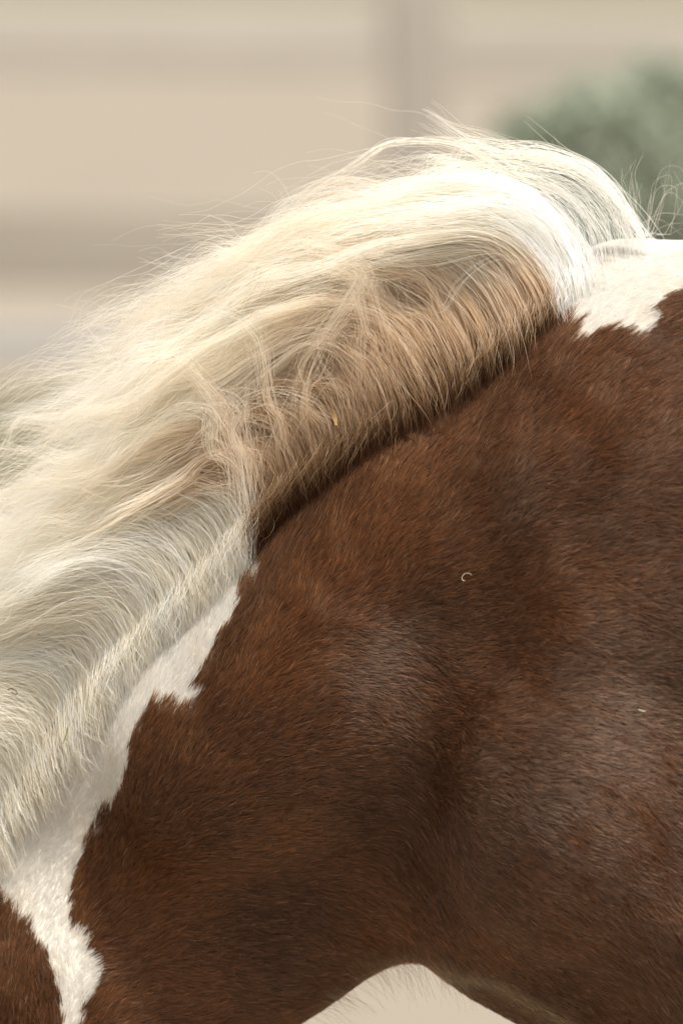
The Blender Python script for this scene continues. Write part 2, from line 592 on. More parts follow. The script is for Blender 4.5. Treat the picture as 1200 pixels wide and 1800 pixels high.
def in_poly(u, v, poly):
    r = np.zeros(len(u), bool)
    n = len(poly)
    for i in range(n):
        x0, y0 = poly[i]; x1, y1 = poly[(i + 1) % n]
        c = ((y0 > v) != (y1 > v))
        if y0 != y1:
            r ^= c & (u < (x1 - x0) * (v - y0) / (y1 - y0) + x0)
    return r


n_edge = Noise(.012, dim=2, seed=21); n_edge2 = Noise(.012, dim=2, seed=22)
n_big = Noise(.16, seed=23); n_mid = Noise(.05, seed=24); n_sm = Noise(.014, seed=25)


def near_px(p):
    q = np.array(p, float).copy(); q[:, 1] = -np.abs(q[:, 1])
    return PX(q)


def is_white(p, rag=1.0):
    u, v = near_px(p)
    w2 = np.stack([u, v], 1) * MM
    u2 = u + n_edge(w2) * 3 * rag; v2 = v + n_edge2(w2) * 3 * rag
    r = in_poly(u2, v2, WHITE_NECK) | in_poly(u2, v2, WHITE_WITHERS) | in_poly(u2, v2, WHITE_FLANK) | in_poly(u2, v2, WHITE_LEG)
    return r


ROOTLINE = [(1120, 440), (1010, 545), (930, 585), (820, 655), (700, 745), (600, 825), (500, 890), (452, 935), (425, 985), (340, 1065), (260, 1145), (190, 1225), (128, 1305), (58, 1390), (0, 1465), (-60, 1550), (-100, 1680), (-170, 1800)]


def dist_line(u, v, line):
    best = np.full(len(u), 1e9)
    for (x0, y0), (x1, y1) in zip(line[:-1], line[1:]):
        dx, dy = x1 - x0, y1 - y0
        t = np.clip(((u - x0) * dx + (v - y0) * dy) / (dx * dx + dy * dy), 0, 1)
        best = np.minimum(best, np.hypot(u - x0 - t * dx, v - y0 - t * dy))
    return best


DUST_SHEEN = [(1010, 1360, 130, 1.0), (1120, 1230, 150, .7), (925, 880, 60, .6), (1060, 960, 110, .5), (640, 1110, 60, .7), (745, 1110, 40, .5), (1150, 700, 130, .5), (1130, 1500, 120, .6), (620, 1180, 70, .3)]  # dust, and the sheen on the muscle ridges put into the coat colour


def coat_colour(p, white, lum=None):
    u, v = near_px(p)
    n = len(p)
    a = np.array([0.134, 0.051, 0.018]); dk = np.array([0.076, 0.028, 0.011]); red = np.array([0.190, 0.065, 0.019])
    f = np.clip(.5 + .22 * n_big(p) + .10 * n_mid(p), 0, 1)[:, None]
    c = dk + (a - dk) * f
    rf = np.clip(n_big(p[:, [1, 2, 0]]) * .7 + .15, 0, .8)[:, None]
    # redder along the rim of the neck patch and below the mane
    c = c + (red - c) * rf * .6
    du = sum(w * np.exp(-((u - x) ** 2 + (v - y) ** 2) / (2 * r * r)) for x, y, r, w in DUST_SHEEN)
    du = np.clip(du * (.65 + .5 * n_mid(p) + .35 * n_sm(p)), 0, 1)[:, None]
    c = c + (np.array([.30, .215, .155]) - c) * du * .24
    sooty = np.exp(-(dist_line(u, v, ROOTLINE) / 55) ** 2) * smooth(452, 500, u) * (1 - smooth(930, 1000, u))  # dark root pigment plus the mane's shade, both put into the coat colour
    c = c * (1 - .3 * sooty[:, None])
    bel = np.exp(-(dist_line(u, v, [(745, 1692), (850, 1722), (930, 1765), (1040, 1830)]) / 13) ** 2)[:, None]  # paler breast hair, with light from below put into its colour
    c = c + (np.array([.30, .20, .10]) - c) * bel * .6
    wh = np.array([.84, .80, .73]) * (1 - .06 * np.clip(n_mid(p), 0, 1)[:, None] * np.array([.6, 1, 1.6]))
    return np.where(white[:, None], wh, c)


skw = is_white(VB, .3)
VN = grad(VB, sdf, .004); VN /= np.linalg.norm(VN, axis=1, keepdims=True)
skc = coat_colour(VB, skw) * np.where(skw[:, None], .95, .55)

horse = empty('horse', (0, 0, 0))
tag(horse, 'brown and white pinto horse lowering its neck, windblown cream mane', 'horse')
body = mesh_obj('body', VB - VN * .0009, FB, M_skin, horse, True)
ca = body.data.attributes.new('coat_colour', 'FLOAT_COLOR', 'POINT')
rgba = np.ones((len(VB), 4), np.float32); rgba[:, :3] = skc
ca.data.foreach_set('color', rgba.reshape(-1))

# ---- coat: short hair over the whole hide, dense where it is seen closely
tri = np.concatenate([FB[:, [0, 1, 2]], FB[:, [0, 2, 3]]])
A3 = VB[tri]
area = np.linalg.norm(np.cross(A3[:, 1] - A3[:, 0], A3[:, 2] - A3[:, 0]), axis=1) / 2
cen = A3.mean(1)
cu_, cv_ = PX(cen)
gn = grad(cen, gsdf, .01); gn /= np.linalg.norm(gn, axis=1, keepdims=True)
facing = -(gn @ FWD)
outx = np.maximum(np.maximum(-60 - cu_, cu_ - 1260), np.maximum(-cv_, cv_ - 1860))
dens = np.where(outx < 0, 1.0, np.exp(-np.maximum(outx, 0) / 160))
dens = np.maximum(dens, .05)
dens *= np.where(facing > -.25, 1, .06)
N_COAT = 520000
pr = area * dens; pr /= pr.sum()
ti = rng.choice(len(tri), N_COAT, p=pr)
r1, r2 = rng.random(N_COAT), rng.random(N_COAT)
sq = np.sqrt(r1)
root = A3[ti, 0] * (1 - sq)[:, None] + A3[ti, 1] * (sq * (1 - r2))[:, None] + A3[ti, 2] * (sq * r2)[:, None]
dn = dens[ti]
N3 = VN[tri][ti]
nrm = N3[:, 0] * (1 - sq)[:, None] + N3[:, 1] * (sq * (1 - r2))[:, None] + N3[:, 2] * (sq * r2)[:, None]; nrm /= np.linalg.norm(nrm, axis=1, keepdims=True)
# lie of the coat: (pixel u, v, angle in degrees, 0 = towards the tail, 90 = up)
LIE = [(450, 1020, 75), (430, 1120, 62), (300, 1150, 62), (240, 1300, 62), (330, 1300, 52), (180, 1480, 58), (260, 1480, 40), (60, 1560, 65), (200, 1700, 15), (90, 1720, 100), (20, 1700, 85), (420, 1400, 25),
       (420, 1600, 8), (330, 1750, -5), (550, 1250, 30), (520, 1050, 62), (620, 950, 60), (650, 1060, 35), (680, 1000, 50), (760, 860, 55), (860, 780, 48), (1000, 680, 45), (1120, 640, 38),
       (1180, 600, 28), (1060, 560, 40), (1120, 480, 18), (1190, 440, 10), (900, 900, 25), (860, 1020, 20), (1000, 920, 5), (1150, 860, 12), (1050, 1080, -4), (850, 1150, 0), (750, 1180, -10), (660, 1130, -25),
       (690, 1230, -42), (620, 1180, -20), (600, 1330, 5), (520, 1500, 8), (700, 1400, -18), (800, 1350, -10), (950, 1250, -6), (1100, 1300, -14), (1120, 1450, -38), (1000, 1500, -30),
       (850, 1520, -18), (700, 1560, -40), (690, 1650, -58), (600, 1620, -25), (560, 1720, -12), (480, 1720, -5), (820, 1640, -25), (950, 1680, -30), (1120, 1650, -48), (1900, 1000, -15), (2600, 1100, -30), (-300, 1900, 100), (1350, 2200, -90), (1900, 1600, -35), (3100, 1800, -85)]
LI = np.array(LIE, float)


def lie_angle(u, v):
    num_ = np.zeros((len(u), 2)); den = np.zeros(len(u))
    for lu, lv, la in LI:
        w = 1 / (((u - lu) ** 2 + (v - lv) ** 2) + 45 ** 2) ** 1.6
        num_ += w[:, None] * np.array([math.cos(R(la)), math.sin(R(la))]); den += w
    return np.arctan2(num_[:, 1], num_[:, 0])


ru, rv = near_px(root)
from mathutils.kdtree import KDTree
NT = 60000
tuft = rng.choice(N_COAT, NT, replace=False)
kd = KDTree(NT)
for q, r_ in enumerate(root[tuft]):
    kd.insert(r_, q)
kd.balance()
tid = np.fromiter((kd.find(r_)[1] for r_ in root), int, N_COAT)
t_ang = rng.normal(0, .10, NT)[tid]; t_lum = np.exp(rng.normal(0, .11, NT))[tid]; t_lift = rng.uniform(-.04, .06, NT)[tid]
t_len = rng.uniform(.8, 1.25, NT)[tid]; to_c = root[tuft][tid] - root
far_ = np.linalg.norm(to_c, axis=1) > .012
to_c[far_] = 0
white = is_white(root)
ang = lie_angle(ru, rv) + np.where(white, .5, 1.0) * (.20 * n_mid(root) + .13 * n_sm(root) + t_ang) + rng.normal(0, .08, N_COAT)
dirn = np.stack([np.cos(ang), np.zeros(N_COAT), np.sin(ang)], 1)
dirn -= nrm * (dirn * nrm).sum(1, keepdims=True)
dirn /= np.maximum(np.linalg.norm(dirn, axis=1, keepdims=True), 1e-4)
white = is_white(root)
dl = dist_line(ru, rv, ROOTLINE)
near_mane = np.exp(-(dl / 60) ** 2) * (1 - .55 * smooth(960, 1010, ru)) * (ru < 1130)
t_lift = np.where(white, t_lift * .3, t_lift); t_len = np.where(white, 1.0, t_len); to_c[white] *= .25
length = rng.uniform(.009, .0145, N_COAT) * np.where(white, .85, 1.0) * (1 + 1.1 * near_mane)
chest = np.exp(-((ru - 690) / 90) ** 2 - ((rv - 1680) / 45) ** 2)
length *= (1 + 1.0 * chest) * t_len
# by the mane the coat stands up towards it
updir = np.stack([np.full(N_COAT, -.05), np.zeros(N_COAT), np.ones(N_COAT)], 1)
updir -= nrm * (updir * nrm).sum(1, keepdims=True)
updir /= np.maximum(np.linalg.norm(updir, axis=1, keepdims=True), 1e-3)
w_ = near_mane[:, None] * .85
dirn = dirn * (1 - w_) + updir * w_
dirn /= np.maximum(np.linalg.norm(dirn, axis=1, keepdims=True), 1e-4)
lift = t_lift + rng.uniform(.04, .11, N_COAT) * np.where(white, .7, 1.0) + .12 * near_mane + .1 * chest
lift = np.maximum(lift + .03 * n_sm(root[:, [2, 0, 1]]), .035)
K = 4
tt = np.linspace(0, 1, K)
pts = np.empty((N_COAT, K, 3), np.float32)
side = np.cross(nrm, dirn)
bend = rng.normal(0, .10, N_COAT)
for k, t in enumerate(tt):
    hgt = lift * (t - .45 * t * t) * length + .0005 * t - .0006 * (1 - t)
    q = root + dirn * (length * t)[:, None] + side * (bend * length * t * t)[:, None] + to_c * (.38 * t * t)
    off_ = np.concatenate([sdf(q[z:z + 65000]) for z in range(0, N_COAT, 65000)])
    pts[:, k] = q + nrm * np.clip(hgt - off_, -.01, .01)[:, None]
thick = np.where(dn > .6, 1.0, np.minimum(1 / np.sqrt(dn), 3.0))
rad = (.00018 * rng.uniform(.7, 1.3, N_COAT) * thick)[:, None] * np.array([1.0, 1.0, .8, .25])
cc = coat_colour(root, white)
lum = (t_lum * np.exp(rng.normal(0, .42, N_COAT)))[:, None]
cc = np.where(white[:, None], cc * np.clip(1 - np.abs(rng.normal(0, .05, N_COAT)), .8, 1)[:, None], cc * lum)
fl = (rng.random(N_COAT) < .018) & ~white
cc[fl] = np.array([.30, .195, .13])
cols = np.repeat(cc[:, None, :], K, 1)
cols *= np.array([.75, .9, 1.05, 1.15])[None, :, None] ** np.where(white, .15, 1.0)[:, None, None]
coat = hair_obj('coat', pts, rad, cols, M_coat, horse)
tag(coat, kind='stuff')


# ------------------------------------------------------------------ mane
NP = 26


def catmull(c, n):
    c = np.asarray(c, float)
    c = np.concatenate([[2 * c[0] - c[1]], c, [2 * c[-1] - c[-2]]])
    seg = len(c) - 3
    # parametrise by arc length
    fine = []
    for s_ in np.linspace(0, seg - 1e-6, seg * 14):
        i = int(s_); t = s_ - i
        p0, p1, p2, p3 = c[i:i + 4]
        fine.append(.5 * ((2 * p1) + (p2 - p0) * t + (2 * p0 - 5 * p1 + 4 * p2 - p3) * t * t + (3 * p1 - p0 - 3 * p2 + p3) * t ** 3))
    fine = np.array(fine)
    L_ = np.concatenate([[0], np.cumsum(np.linalg.norm(np.diff(fine, axis=0), axis=1))])
    x = np.linspace(0, L_[-1], n)
    return np.stack([np.interp(x, L_, fine[:, k]) for k in range(3)], 1)


def guide(px, y_end, off=.02, y0=None):
    """Pixel path -> 3D guide. Starts on the hide, rides over it, ends at depth y_end."""
    px = np.array(px, float)
    hit_p, hit = trace(px[:, 0], px[:, 1])
    n = len(px)
    t = np.linspace(0, 1, n)
    ys = np.empty(n)
    ystart = hit_p[0, 1] if hit[0] else -.03
    if y0 is not None:
        ystart = y0
    for i in range(n):
        base = ystart + (y_end - ystart) * smooth(.05, .9, np.array([t[i]]))[0]
        ys[i] = base
        if hit[i] and i > 0 and y0 is None:
            ys[i] = min(base, hit_p[i, 1] - off * min(1, i / 2))
    ys[0] = ystart
    P3 = np.stack([W(px[i, 0], px[i, 1], ys[i]) for i in range(n)])
    return catmull(P3, NP)


NEAR = [
    [(1108, 445), (1104, 385), (1078, 325), (1015, 298), (930, 292), (850, 302), (770, 318), (690, 330)],
    [(1075, 455), (1066, 390), (1030, 338), (960, 315), (870, 315), (780, 332), (690, 348), (600, 368)],
    [(1040, 475), (1026, 405), (985, 355), (910, 335), (810, 345), (700, 362), (590, 390), (480, 420)],
    [(1005, 505), (985, 430), (940, 372), (860, 352), (750, 362), (630, 385), (510, 425), (400, 465)],
    [(965, 545), (945, 465), (895, 405), (805, 380), (690, 390), (570, 420), (440, 468), (320, 515)],
    [(925, 580), (905, 500), (855, 435), (765, 408), (650, 418), (530, 455), (400, 505), (270, 545), (160, 580)],
    [(875, 618), (858, 535), (810, 468), (725, 438), (615, 450), (500, 490), (375, 545), (250, 590), (130, 625)],
    [(820, 655), (806, 570), (762, 500), (685, 468), (585, 482), (470, 528), (350, 590), (220, 640), (100, 690)],
    [(765, 698), (752, 610), (712, 540), (640, 510), (545, 528), (435, 580), (310, 645), (180, 700), (50, 745), (-60, 780)],
    [(700, 745), (690, 655), (655, 585), (590, 552), (500, 570), (400, 625), (285, 690), (150, 745), (20, 790), (-90, 830)],
    [(645, 788), (638, 700), (606, 630), (545, 598), (460, 618), (365, 675), (250, 740), (120, 795), (0, 840), (-100, 880)],
    [(590, 830), (585, 745), (558, 680), (500, 650), (420, 672), (325, 730), (210, 795), (90, 850), (-30, 900), (-120, 940)],
    [(535, 868), (530, 790), (508, 735), (455, 708), (380, 730), (285, 788), (175, 855), (60, 905), (-50, 950), (-140, 990)],
    [(485, 905), (482, 830), (462, 785), (415, 768), (345, 790), (255, 850), (150, 910), (40, 960), (-70, 1005), (-160, 1040)],
    [(452, 940), (452, 870), (432, 825), (385, 812), (310, 838), (220, 892), (115, 950), (0, 1005), (-110, 1050)],
    [(440, 985), (438, 905), (412, 858), (355, 845), (275, 868), (180, 915), (75, 968), (-30, 1015), (-130, 1060)],
    [(412, 1030), (408, 955), (380, 905), (320, 888), (240, 910), (145, 955), (45, 1005), (-60, 1050), (-150, 1090)],
    [(370, 1085), (366, 1010), (338, 955), (280, 935), (200, 952), (110, 995), (15, 1042), (-85, 1085)],
    [(325, 1135), (320, 1060), (292, 1005), (235, 985), (160, 1000), (75, 1040), (-20, 1085), (-110, 1125)],
    [(280, 1185), (273, 1112), (245, 1060), (190, 1040), (118, 1055), (38, 1092), (-50, 1135), (-130, 1170)],
    [(235, 1235), (228, 1165), (200, 1115), (148, 1097), (80, 1110), (0, 1145), (-85, 1185), (-160, 1220)],
    [(195, 1290), (188, 1222), (162, 1172), (112, 1152), (45, 1165), (-32, 1200), (-115, 1240)],
    [(150, 1345), (143, 1280), (118, 1232), (70, 1213), (5, 1225), (-70, 1260), (-150, 1300)],
    [(105, 1400), (98, 1338), (74, 1292), (28, 1275), (-35, 1288), (-105, 1322), (-180, 1360)],
    [(62, 1455), (56, 1396), (32, 1352), (-12, 1338), (-72, 1352), (-140, 1388), (-210, 1425)],
    [(20, 1510), (14, 1452), (-8, 1412), (-50, 1400), (-110, 1416), (-175, 1452), (-240, 1490)],
    [(-35, 1585), (-42, 1530), (-65, 1492), (-108, 1482), (-165, 1502), (-225, 1540), (-290, 1580)],
    [(-100, 1680), (-108, 1630), (-132, 1598), (-175, 1592), (-230, 1615), (-285, 1660), (-330, 1720)],
    [(-165, 1790), (-175, 1742), (-205, 1715), (-250, 1715), (-300, 1745), (-345, 1800), (-370, 1870)],
]
for i in range(len(NEAR)):
    sh = -55 * min(1.0, max(0, (i - 14) / 4))
    NEAR[i] = [(u_ + sh, v_) for u_, v_ in NEAR[i]]
g_near = []
for i, px in enumerate(NEAR):
    g_near.append(guide(px, -.06 + .05 * math.sin(i * 1.3), .022))
g_near = np.array(g_near)


def shifted(du, dv, grow, y_end, y0):
    out_ = []
    for i, px in enumerate(NEAR):
        q = np.array(px, float)
        t = np.linspace(0, 1, len(q))[:, None]
        kf = min(1.0, .25 + i / 7)
        q = q + kf * np.array([du, dv]) * (1 - .3 * t) + np.array(grow) * np.sin(t * math.pi) 
        out_.append(guide(q, y_end + .04 * math.sin(i * 1.9 + du), .02, y0))
    return np.array(out_)


g_mid = shifted(-40, -30, (5, 8), .02, -.005)
g_far = shifted(-62, -42, (-10, 30), .09, .04)
LAYERS = [g_near, g_mid, g_far]


def g_eval(G, s_):
    s_ = np.clip(s_, 0, len(G) - 1.0001)
    i = s_.astype(int); f = (s_ - i)[:, None, None]
    return G[i] * (1 - f) + G[i + 1] * f


def frame(c):
    t = np.gradient(c, axis=1)
    t /= np.maximum(np.linalg.norm(t, axis=2, keepdims=True), 1e-6)
    yv = np.array([0, 1.0, 0])
    n1 = np.cross(t, yv); n1 /= np.maximum(np.linalg.norm(n1, axis=2, keepdims=True), 1e-6)
    n2 = np.cross(t, n1)
    return t, n1, n2


def recut(c, keep):
    """Keep the first part of each strand, resampled to NP points."""
    n = len(c)
    x = np.linspace(0, 1, NP)[None] * keep[:, None] * (NP - 1)
    i = np.minimum(x.astype(int), NP - 2); f = (x - i)[..., None]
    ar = np.arange(n)[:, None]
    return c[ar, i] * (1 - f) + c[ar, i + 1] * f


def mane_colours(roots, c, s_, layer):
    """Sooty roots where the hide is brown, then tan, then cream; white elsewhere."""
    n = len(c)
    L_ = np.concatenate([np.zeros((n, 1)), np.cumsum(np.linalg.norm(np.diff(c, axis=1), axis=2), axis=1)], 1)
    u, v = PX(roots)
    brown = 1.0 - is_white(roots + rng.normal(0, .004, roots.shape))
    brown = np.where((u > 452) & (u < 930), 1.0, brown) * smooth(425, 452, u + rng.normal(0, 6, n))
    dark = np.array([.085, .033, .014]); mid_ = np.array([.42, .26, .13]); tan_ = np.array([.80, .63, .45]); cream = np.array([.96, .905, .80]); wht = np.array([.98, .955, .90])
    j = rng.uniform(.75, 1.3, (n, 1)); j2 = rng.normal(0, .05, (n, 1))
    d = L_ / j * (1 + 1.0 * smooth(780, 960, u))[:, None]
    def lerp(a, b_, w): return a + (b_ - a) * w[..., None]
    cb = lerp(np.broadcast_to(dark, (n, NP, 3)), mid_, smooth(.012, .048, d))
    cb = lerp(cb, tan_, smooth(.034, .080, d))
    cb = lerp(cb, cream, smooth(.075, .22, d))
    cw0 = wht + (np.array([.985, .94, .85]) - wht) * (u < 700)[:, None]
    cw = lerp(np.broadcast_to(cw0[:, None, :], (n, NP, 3)), cream, smooth(.12, .34, d) * .8)
    col = cb * brown[:, None, None] + cw * (1 - brown)[:, None, None]
    # some strands keep a warmer, golden tone
    gold = (rng.random(n) < .22) * rng.uniform(.2, .8, n)
    col = lerp(col, np.array([.72, .55, .35]), (gold[:, None] * smooth(.05, .16, d)) * (.12 + .88 * brown[:, None]))
    return col * np.clip(1 + j2[..., None], .8, 1.1)


def grow(layer, s_c, n, spread_s, spread_r, clump, wave, length_rng, rad0, frizz, drift=0.0, stray=0.0):
    """n strands of one lock around guide position s_c of a layer."""
    G = LAYERS[layer]
    s_ = s_c + rng.normal(0, spread_s, n)
    c = g_eval(G, s_)
    t = np.linspace(0, 1, NP)
    ds = rng.normal(0, 1) * stray
    def walk(sv):
        e_ = g_eval(G, sv)
        e2 = g_eval(G, sv + ds)
        return e_ + (e2 - e_) * smooth(.15, 1, t)[None, :, None]
    c = walk(s_)
    ctr = walk(np.array([s_c]))
    rise = rng.normal(0, .014) * stray; dep = rng.normal(0, .022) * stray
    _, m1, _ = frame(ctr)
    hump = (np.sin(t * math.pi * rng.uniform(.8, 1.6)) * smooth(0, .4, t))[None, :, None]
    c = c + m1 * hump * rise; ctr = ctr + m1 * hump * rise
    dv3 = np.array([0, 1.0, 0]) * (dep * smooth(.1, .7, t))[None, :, None]
    c = c + dv3; ctr = ctr + dv3
    conv = clump * smooth(.15, .95, t)
    keep_free = (rng.random(n) < .07)[:, None]
    conv = np.where(keep_free, conv[None] * .15, conv[None])
    c = c + (ctr - c) * conv[..., None]
    _, n1, n2 = frame(c)
    jr_ = np.abs(rng.normal(0, (.028 if s_c < 14.5 else .014) if s_c > 3 else .036, n)) * (layer == 0 or layer > 2)
    c = c + np.array([.62, 0, -.78]) * (jr_[:, None] * (1 - smooth(0, .3, t))[None])[..., None]
    a, b_ = rng.normal(0, spread_r, n), rng.normal(0, spread_r * 1.3, n)
    rad_prof = (.35 + .65 * smooth(0, .35, t))[None] * (1 - .75 * conv) + keep_free * .6 * smooth(.3, 1, t)[None]
    c = c + n1 * (a[:, None] * rad_prof)[..., None] + n2 * (b_[:, None] * rad_prof)[..., None]
    # lock wave shared, strand frizz own
    L_ = np.linalg.norm(np.diff(ctr[0], axis=0), axis=1).sum()
    env = smooth(.2, .8, t)
    for amp, per, own in ((wave, rng.uniform(.09, .16), .25), (wave * .35, rng.uniform(.04, .07), .6)):
        ph = rng.uniform(0, 6.283) + rng.normal(0, own, n)
        ph2 = rng.uniform(0, 6.283) + rng.normal(0, own, n)
        f_ = 6.283 * L_ / per
        c = c + n1 * (amp * env * np.sin(f_ * t[None] + ph[:, None]))[..., None] + n2 * (amp * env * np.sin(f_ * t[None] * 1.1 + ph2[:, None]))[..., None]
    fz_ = frizz * rng.gamma(1.2, 1, n)
    ph = rng.uniform(0, 6.283, (n, 2)); fr = rng.uniform(6, 16, n)
    c = c + n1 * (fz_[:, None] * smooth(.08, .7, t) * np.sin(fr[:, None] * t + ph[:, :1]))[..., None] + n2 * (fz_[:, None] * smooth(.08, .7, t) * np.sin(fr[:, None] * t * 1.2 + ph[:, 1:]))[..., None]
    # slow drift of flyaways
    dr = drift * rng.normal(0, 1, n)
    c = c + n1 * (dr[:, None] * t ** 1.6)[..., None]
    c = recut(c, rng.uniform(*length_rng, n))
    rad = rad0 * rng.uniform(.7, 1.3, n)[:, None] * (1 - .7 * smooth(.55, 1.0, t))[None] * (.55 + .45 * smooth(0, .15, t))[None]
    return c, rad, s_, np.full(n, layer)


STR = []
GN = len(NEAR) - 1
# broad locks on each layer
for layer, nl, per in ((0, 210, 50), (1, 160, 50), (2, 75, 48)):
    for s_c in np.sort(rng.uniform(3.0, GN, nl)):
        big = rng.random() < .35
        hi_l = rng.uniform(.55, 1.0)
        wv = rng.uniform(.003, .013) if s_c < 15 else rng.uniform(.002, .006)
        STR.append(grow(layer, s_c, int(per * rng.uniform(.4, 1.7)), (.22 if big else .09), (.008 if big else .004), rng.uniform(.78, .99), wv, (hi_l * .65, hi_l), .00020, .0022, .008, 1.5 if s_c < 15 else 1.0))
# even fill and finer under-hair near the roots
for s_c in np.linspace(3.2, GN, 105):
    STR.append(grow(0, s_c, 50, .3, .008, .25, .002, (.10, .45), .00019, .0018, .006, .8))
    STR.append(grow(1, s_c, 45, .3, .010, .25, .002, (.15, .5), .00019, .0018, .006, .8))
for s_c in np.linspace(2.4, GN, 100):                 # short broken hair along the crest
    STR.append(grow(0, s_c, 26, .3, .010, .1, .002, (.035, .15), .00017, .0025, .004, .6))
# single locks with a course of their own: (pixel path, end depth, strands, root spread, wave)
LOCKS = [
    ([(1112, 442), (1110, 395), (1096, 345), (1055, 302), (990, 278), (910, 268), (852, 250), (802, 225), (752, 198)], -.05, 95, .005, .0015),
    ([(1090, 446), (1088, 392), (1064, 338), (1012, 303), (940, 288), (860, 292), (780, 308), (690, 318)], -.02, 34, .006, .004),
    ([(1060, 452), (1056, 402), (1028, 350), (968, 318), (885, 308), (800, 320), (720, 335), (620, 345)], -.06, 50, .005, .004),
    ([(1030, 462), (1020, 410), (985, 362), (920, 334), (840, 328), (750, 342), (650, 352), (560, 372), (500, 395)], -.03, 95, .006, .005),
    ([(1000, 480), (985, 425), (945, 380), (880, 352), (790, 352), (690, 368), (570, 395), (450, 425), (330, 430)], -.05, 150, .009, .005),
    ([(985, 500), (968, 440), (925, 398), (860, 372), (770, 372), (660, 390), (540, 420), (420, 452), (300, 470)], 0., 150, .010, .005),
    ([(960, 530), (940, 470), (900, 418), (830, 392), (740, 392), (630, 412), (510, 440), (390, 470), (290, 505)], -.06, 160, .010, .006),
    ([(880, 610), (860, 520), (800, 450), (690, 425), (560, 432), (430, 458), (330, 482), (265, 528), (205, 548), (150, 562), (105, 602)], -.03, 60, .006, .006),
    ([(850, 630), (830, 545), (770, 475), (660, 455), (520, 478), (400, 515), (300, 545), (240, 578), (190, 592), (160, 618), (118, 622)], -.05, 60, .006, .007),
    ([(820, 655), (800, 565), (740, 500), (640, 480), (500, 515), (390, 560), (300, 592), (235, 602), (182, 642), (140, 682)], -.02, 60, .006, .007),
    ([(760, 700), (745, 610), (690, 540), (600, 520), (480, 560), (360, 635), (262, 662), (180, 690), (100, 716), (-5, 742)], -.05, 60, .006, .006),
    ([(700, 745), (685, 650), (630, 575), (530, 560), (400, 620), (280, 660), (190, 660), (110, 690), (40, 735), (-40, 760)], .02, 50, .007, .007),
    ([(900, 600), (880, 510), (820, 440), (720, 408), (600, 415), (490, 432), (400, 432), (340, 455), (270, 470)], .02, 60, .007, .006),
    # locks that stand up and cross the others
    ([(560, 850), (545, 760), (535, 690), (560, 620), (600, 550), (640, 480), (600, 455), (500, 470)], -.13, 45, .006, .003),
    ([(640, 790), (632, 700), (640, 610), (632, 530), (600, 480), (520, 470)], -.12, 32, .006, .003),
    ([(700, 745), (690, 660), (672, 570), (640, 490), (570, 450), (470, 460)], -.11, 32, .006, .003),
    ([(510, 885), (495, 790), (478, 700), (458, 620), (420, 560), (360, 540)], -.14, 40, .006, .003),
    ([(450, 935), (440, 840), (400, 740), (350, 655), (290, 620), (220, 640)], -.15, 50, .006, .003),
    ([(455, 930), (445, 850), (430, 770), (400, 700), (340, 690)], -.15, 50, .007, .003),
    ([(440, 960), (428, 860), (385, 790), (370, 730), (320, 720), (260, 750)], -.15, 50, .007, .003),
]
for path, ye, n_, sr, wv in LOCKS:
    if path[0][0] > 955:
        path = [(u_ - 22, v_) for u_, v_ in path]
    g0 = guide(path, ye, .03)
    LAYERS.append(np.stack([g0, g0]))
    STR.append(grow(len(LAYERS) - 1, 0.5, n_, .01, sr, rng.uniform(.72, .92), wv, (.6, 1.0), .00019, .0020, .006))
# soft, close fill over the white part of the crest
for s_c in np.linspace(14.6, GN, 70):
    STR.append(grow(0, s_c, 60, .35, .009, .35, .004, (.25, .95), .00020, .0028, .008, 1.0))
# thin wavy wisps that wander off from the locks
for s_c in rng.uniform(2.5, 14.5, 75):
    STR.append(grow(int(rng.integers(0, 3)), s_c, int(rng.integers(6, 18)), .05, .003, .8, rng.uniform(.006, .016), (.75, 1.0), .00021, .002, .008, 2.6))
# flyaways
for s_c in rng.uniform(0, GN, 90):
    STR.append(grow(int(rng.integers(0, 3)), s_c, 9, .4, .016, .2, .006, (.6, 1.0), .00014, .005, .030, 1.0))

C = np.concatenate([s_[0] for s_ in STR]); RD = np.concatenate([s_[1] for s_ in STR])
SS = np.concatenate([s_[2] for s_ in STR]); LY = np.concatenate([s_[3] for s_ in STR])
# the locks part around small openings in the mane: (pixel u, v, radius)
GAPS = [(718, 512, 22), (575, 700, 18), (452, 752, 20), (383, 822, 17), (560, 632, 19), (505, 690, 15), (640, 600, 13)]
for gu, gv, gr in GAPS:
    g0 = W(gu, gv, -.05)
    dx = C[:, :, 0] - g0[0]; dz = C[:, :, 2] - g0[2]
    rr_ = np.hypot(dx * .75, dz) + 1e-5
    Rm = gr * MM
    f_ = np.clip(1 - rr_ / (2.6 * Rm), 0, 1) ** 1.3
    f_ *= (rng.random(len(C)) < .93)[:, None] * (LY != 2)[:, None]
    C[:, :, 0] += dx / rr_ * f_ * Rm * 1.1
    C[:, :, 2] += dz / rr_ * f_ * Rm * 1.1
# roots onto the hide, strands outside it
r0 = C[:, 0].copy()
for _ in range(4):
    d = gsdf(r0); g_ = grad(r0, gsdf, .006)
    r0 -= g_ * (d / np.maximum((g_ * g_).sum(1), .15))[:, None]
delta = r0 - C[:, 0]
C = C + delta[:, None, :] * (1 - smooth(0, .35, np.linspace(0, 1, NP)))[None, :, None]
marg = np.concatenate([[-.004], np.minimum(.004 + .002 * np.arange(NP - 1), .016)])[None]
C = push_out(C, np.broadcast_to(marg, C.shape[:2]) * rng.uniform(.4, 1.6, len(C))[:, None])
COLS = mane_colours(r0, C, SS, LY)
LK = np.concatenate([np.full(len(s_[0]), q) for q, s_ in enumerate(STR)])
lk = rng.normal(0, 1, len(STR))[LK]
COLS = COLS * (1 + np.clip(lk, -1.6, 1.0)[:, None, None] * np.array([.05, .075, .12]))
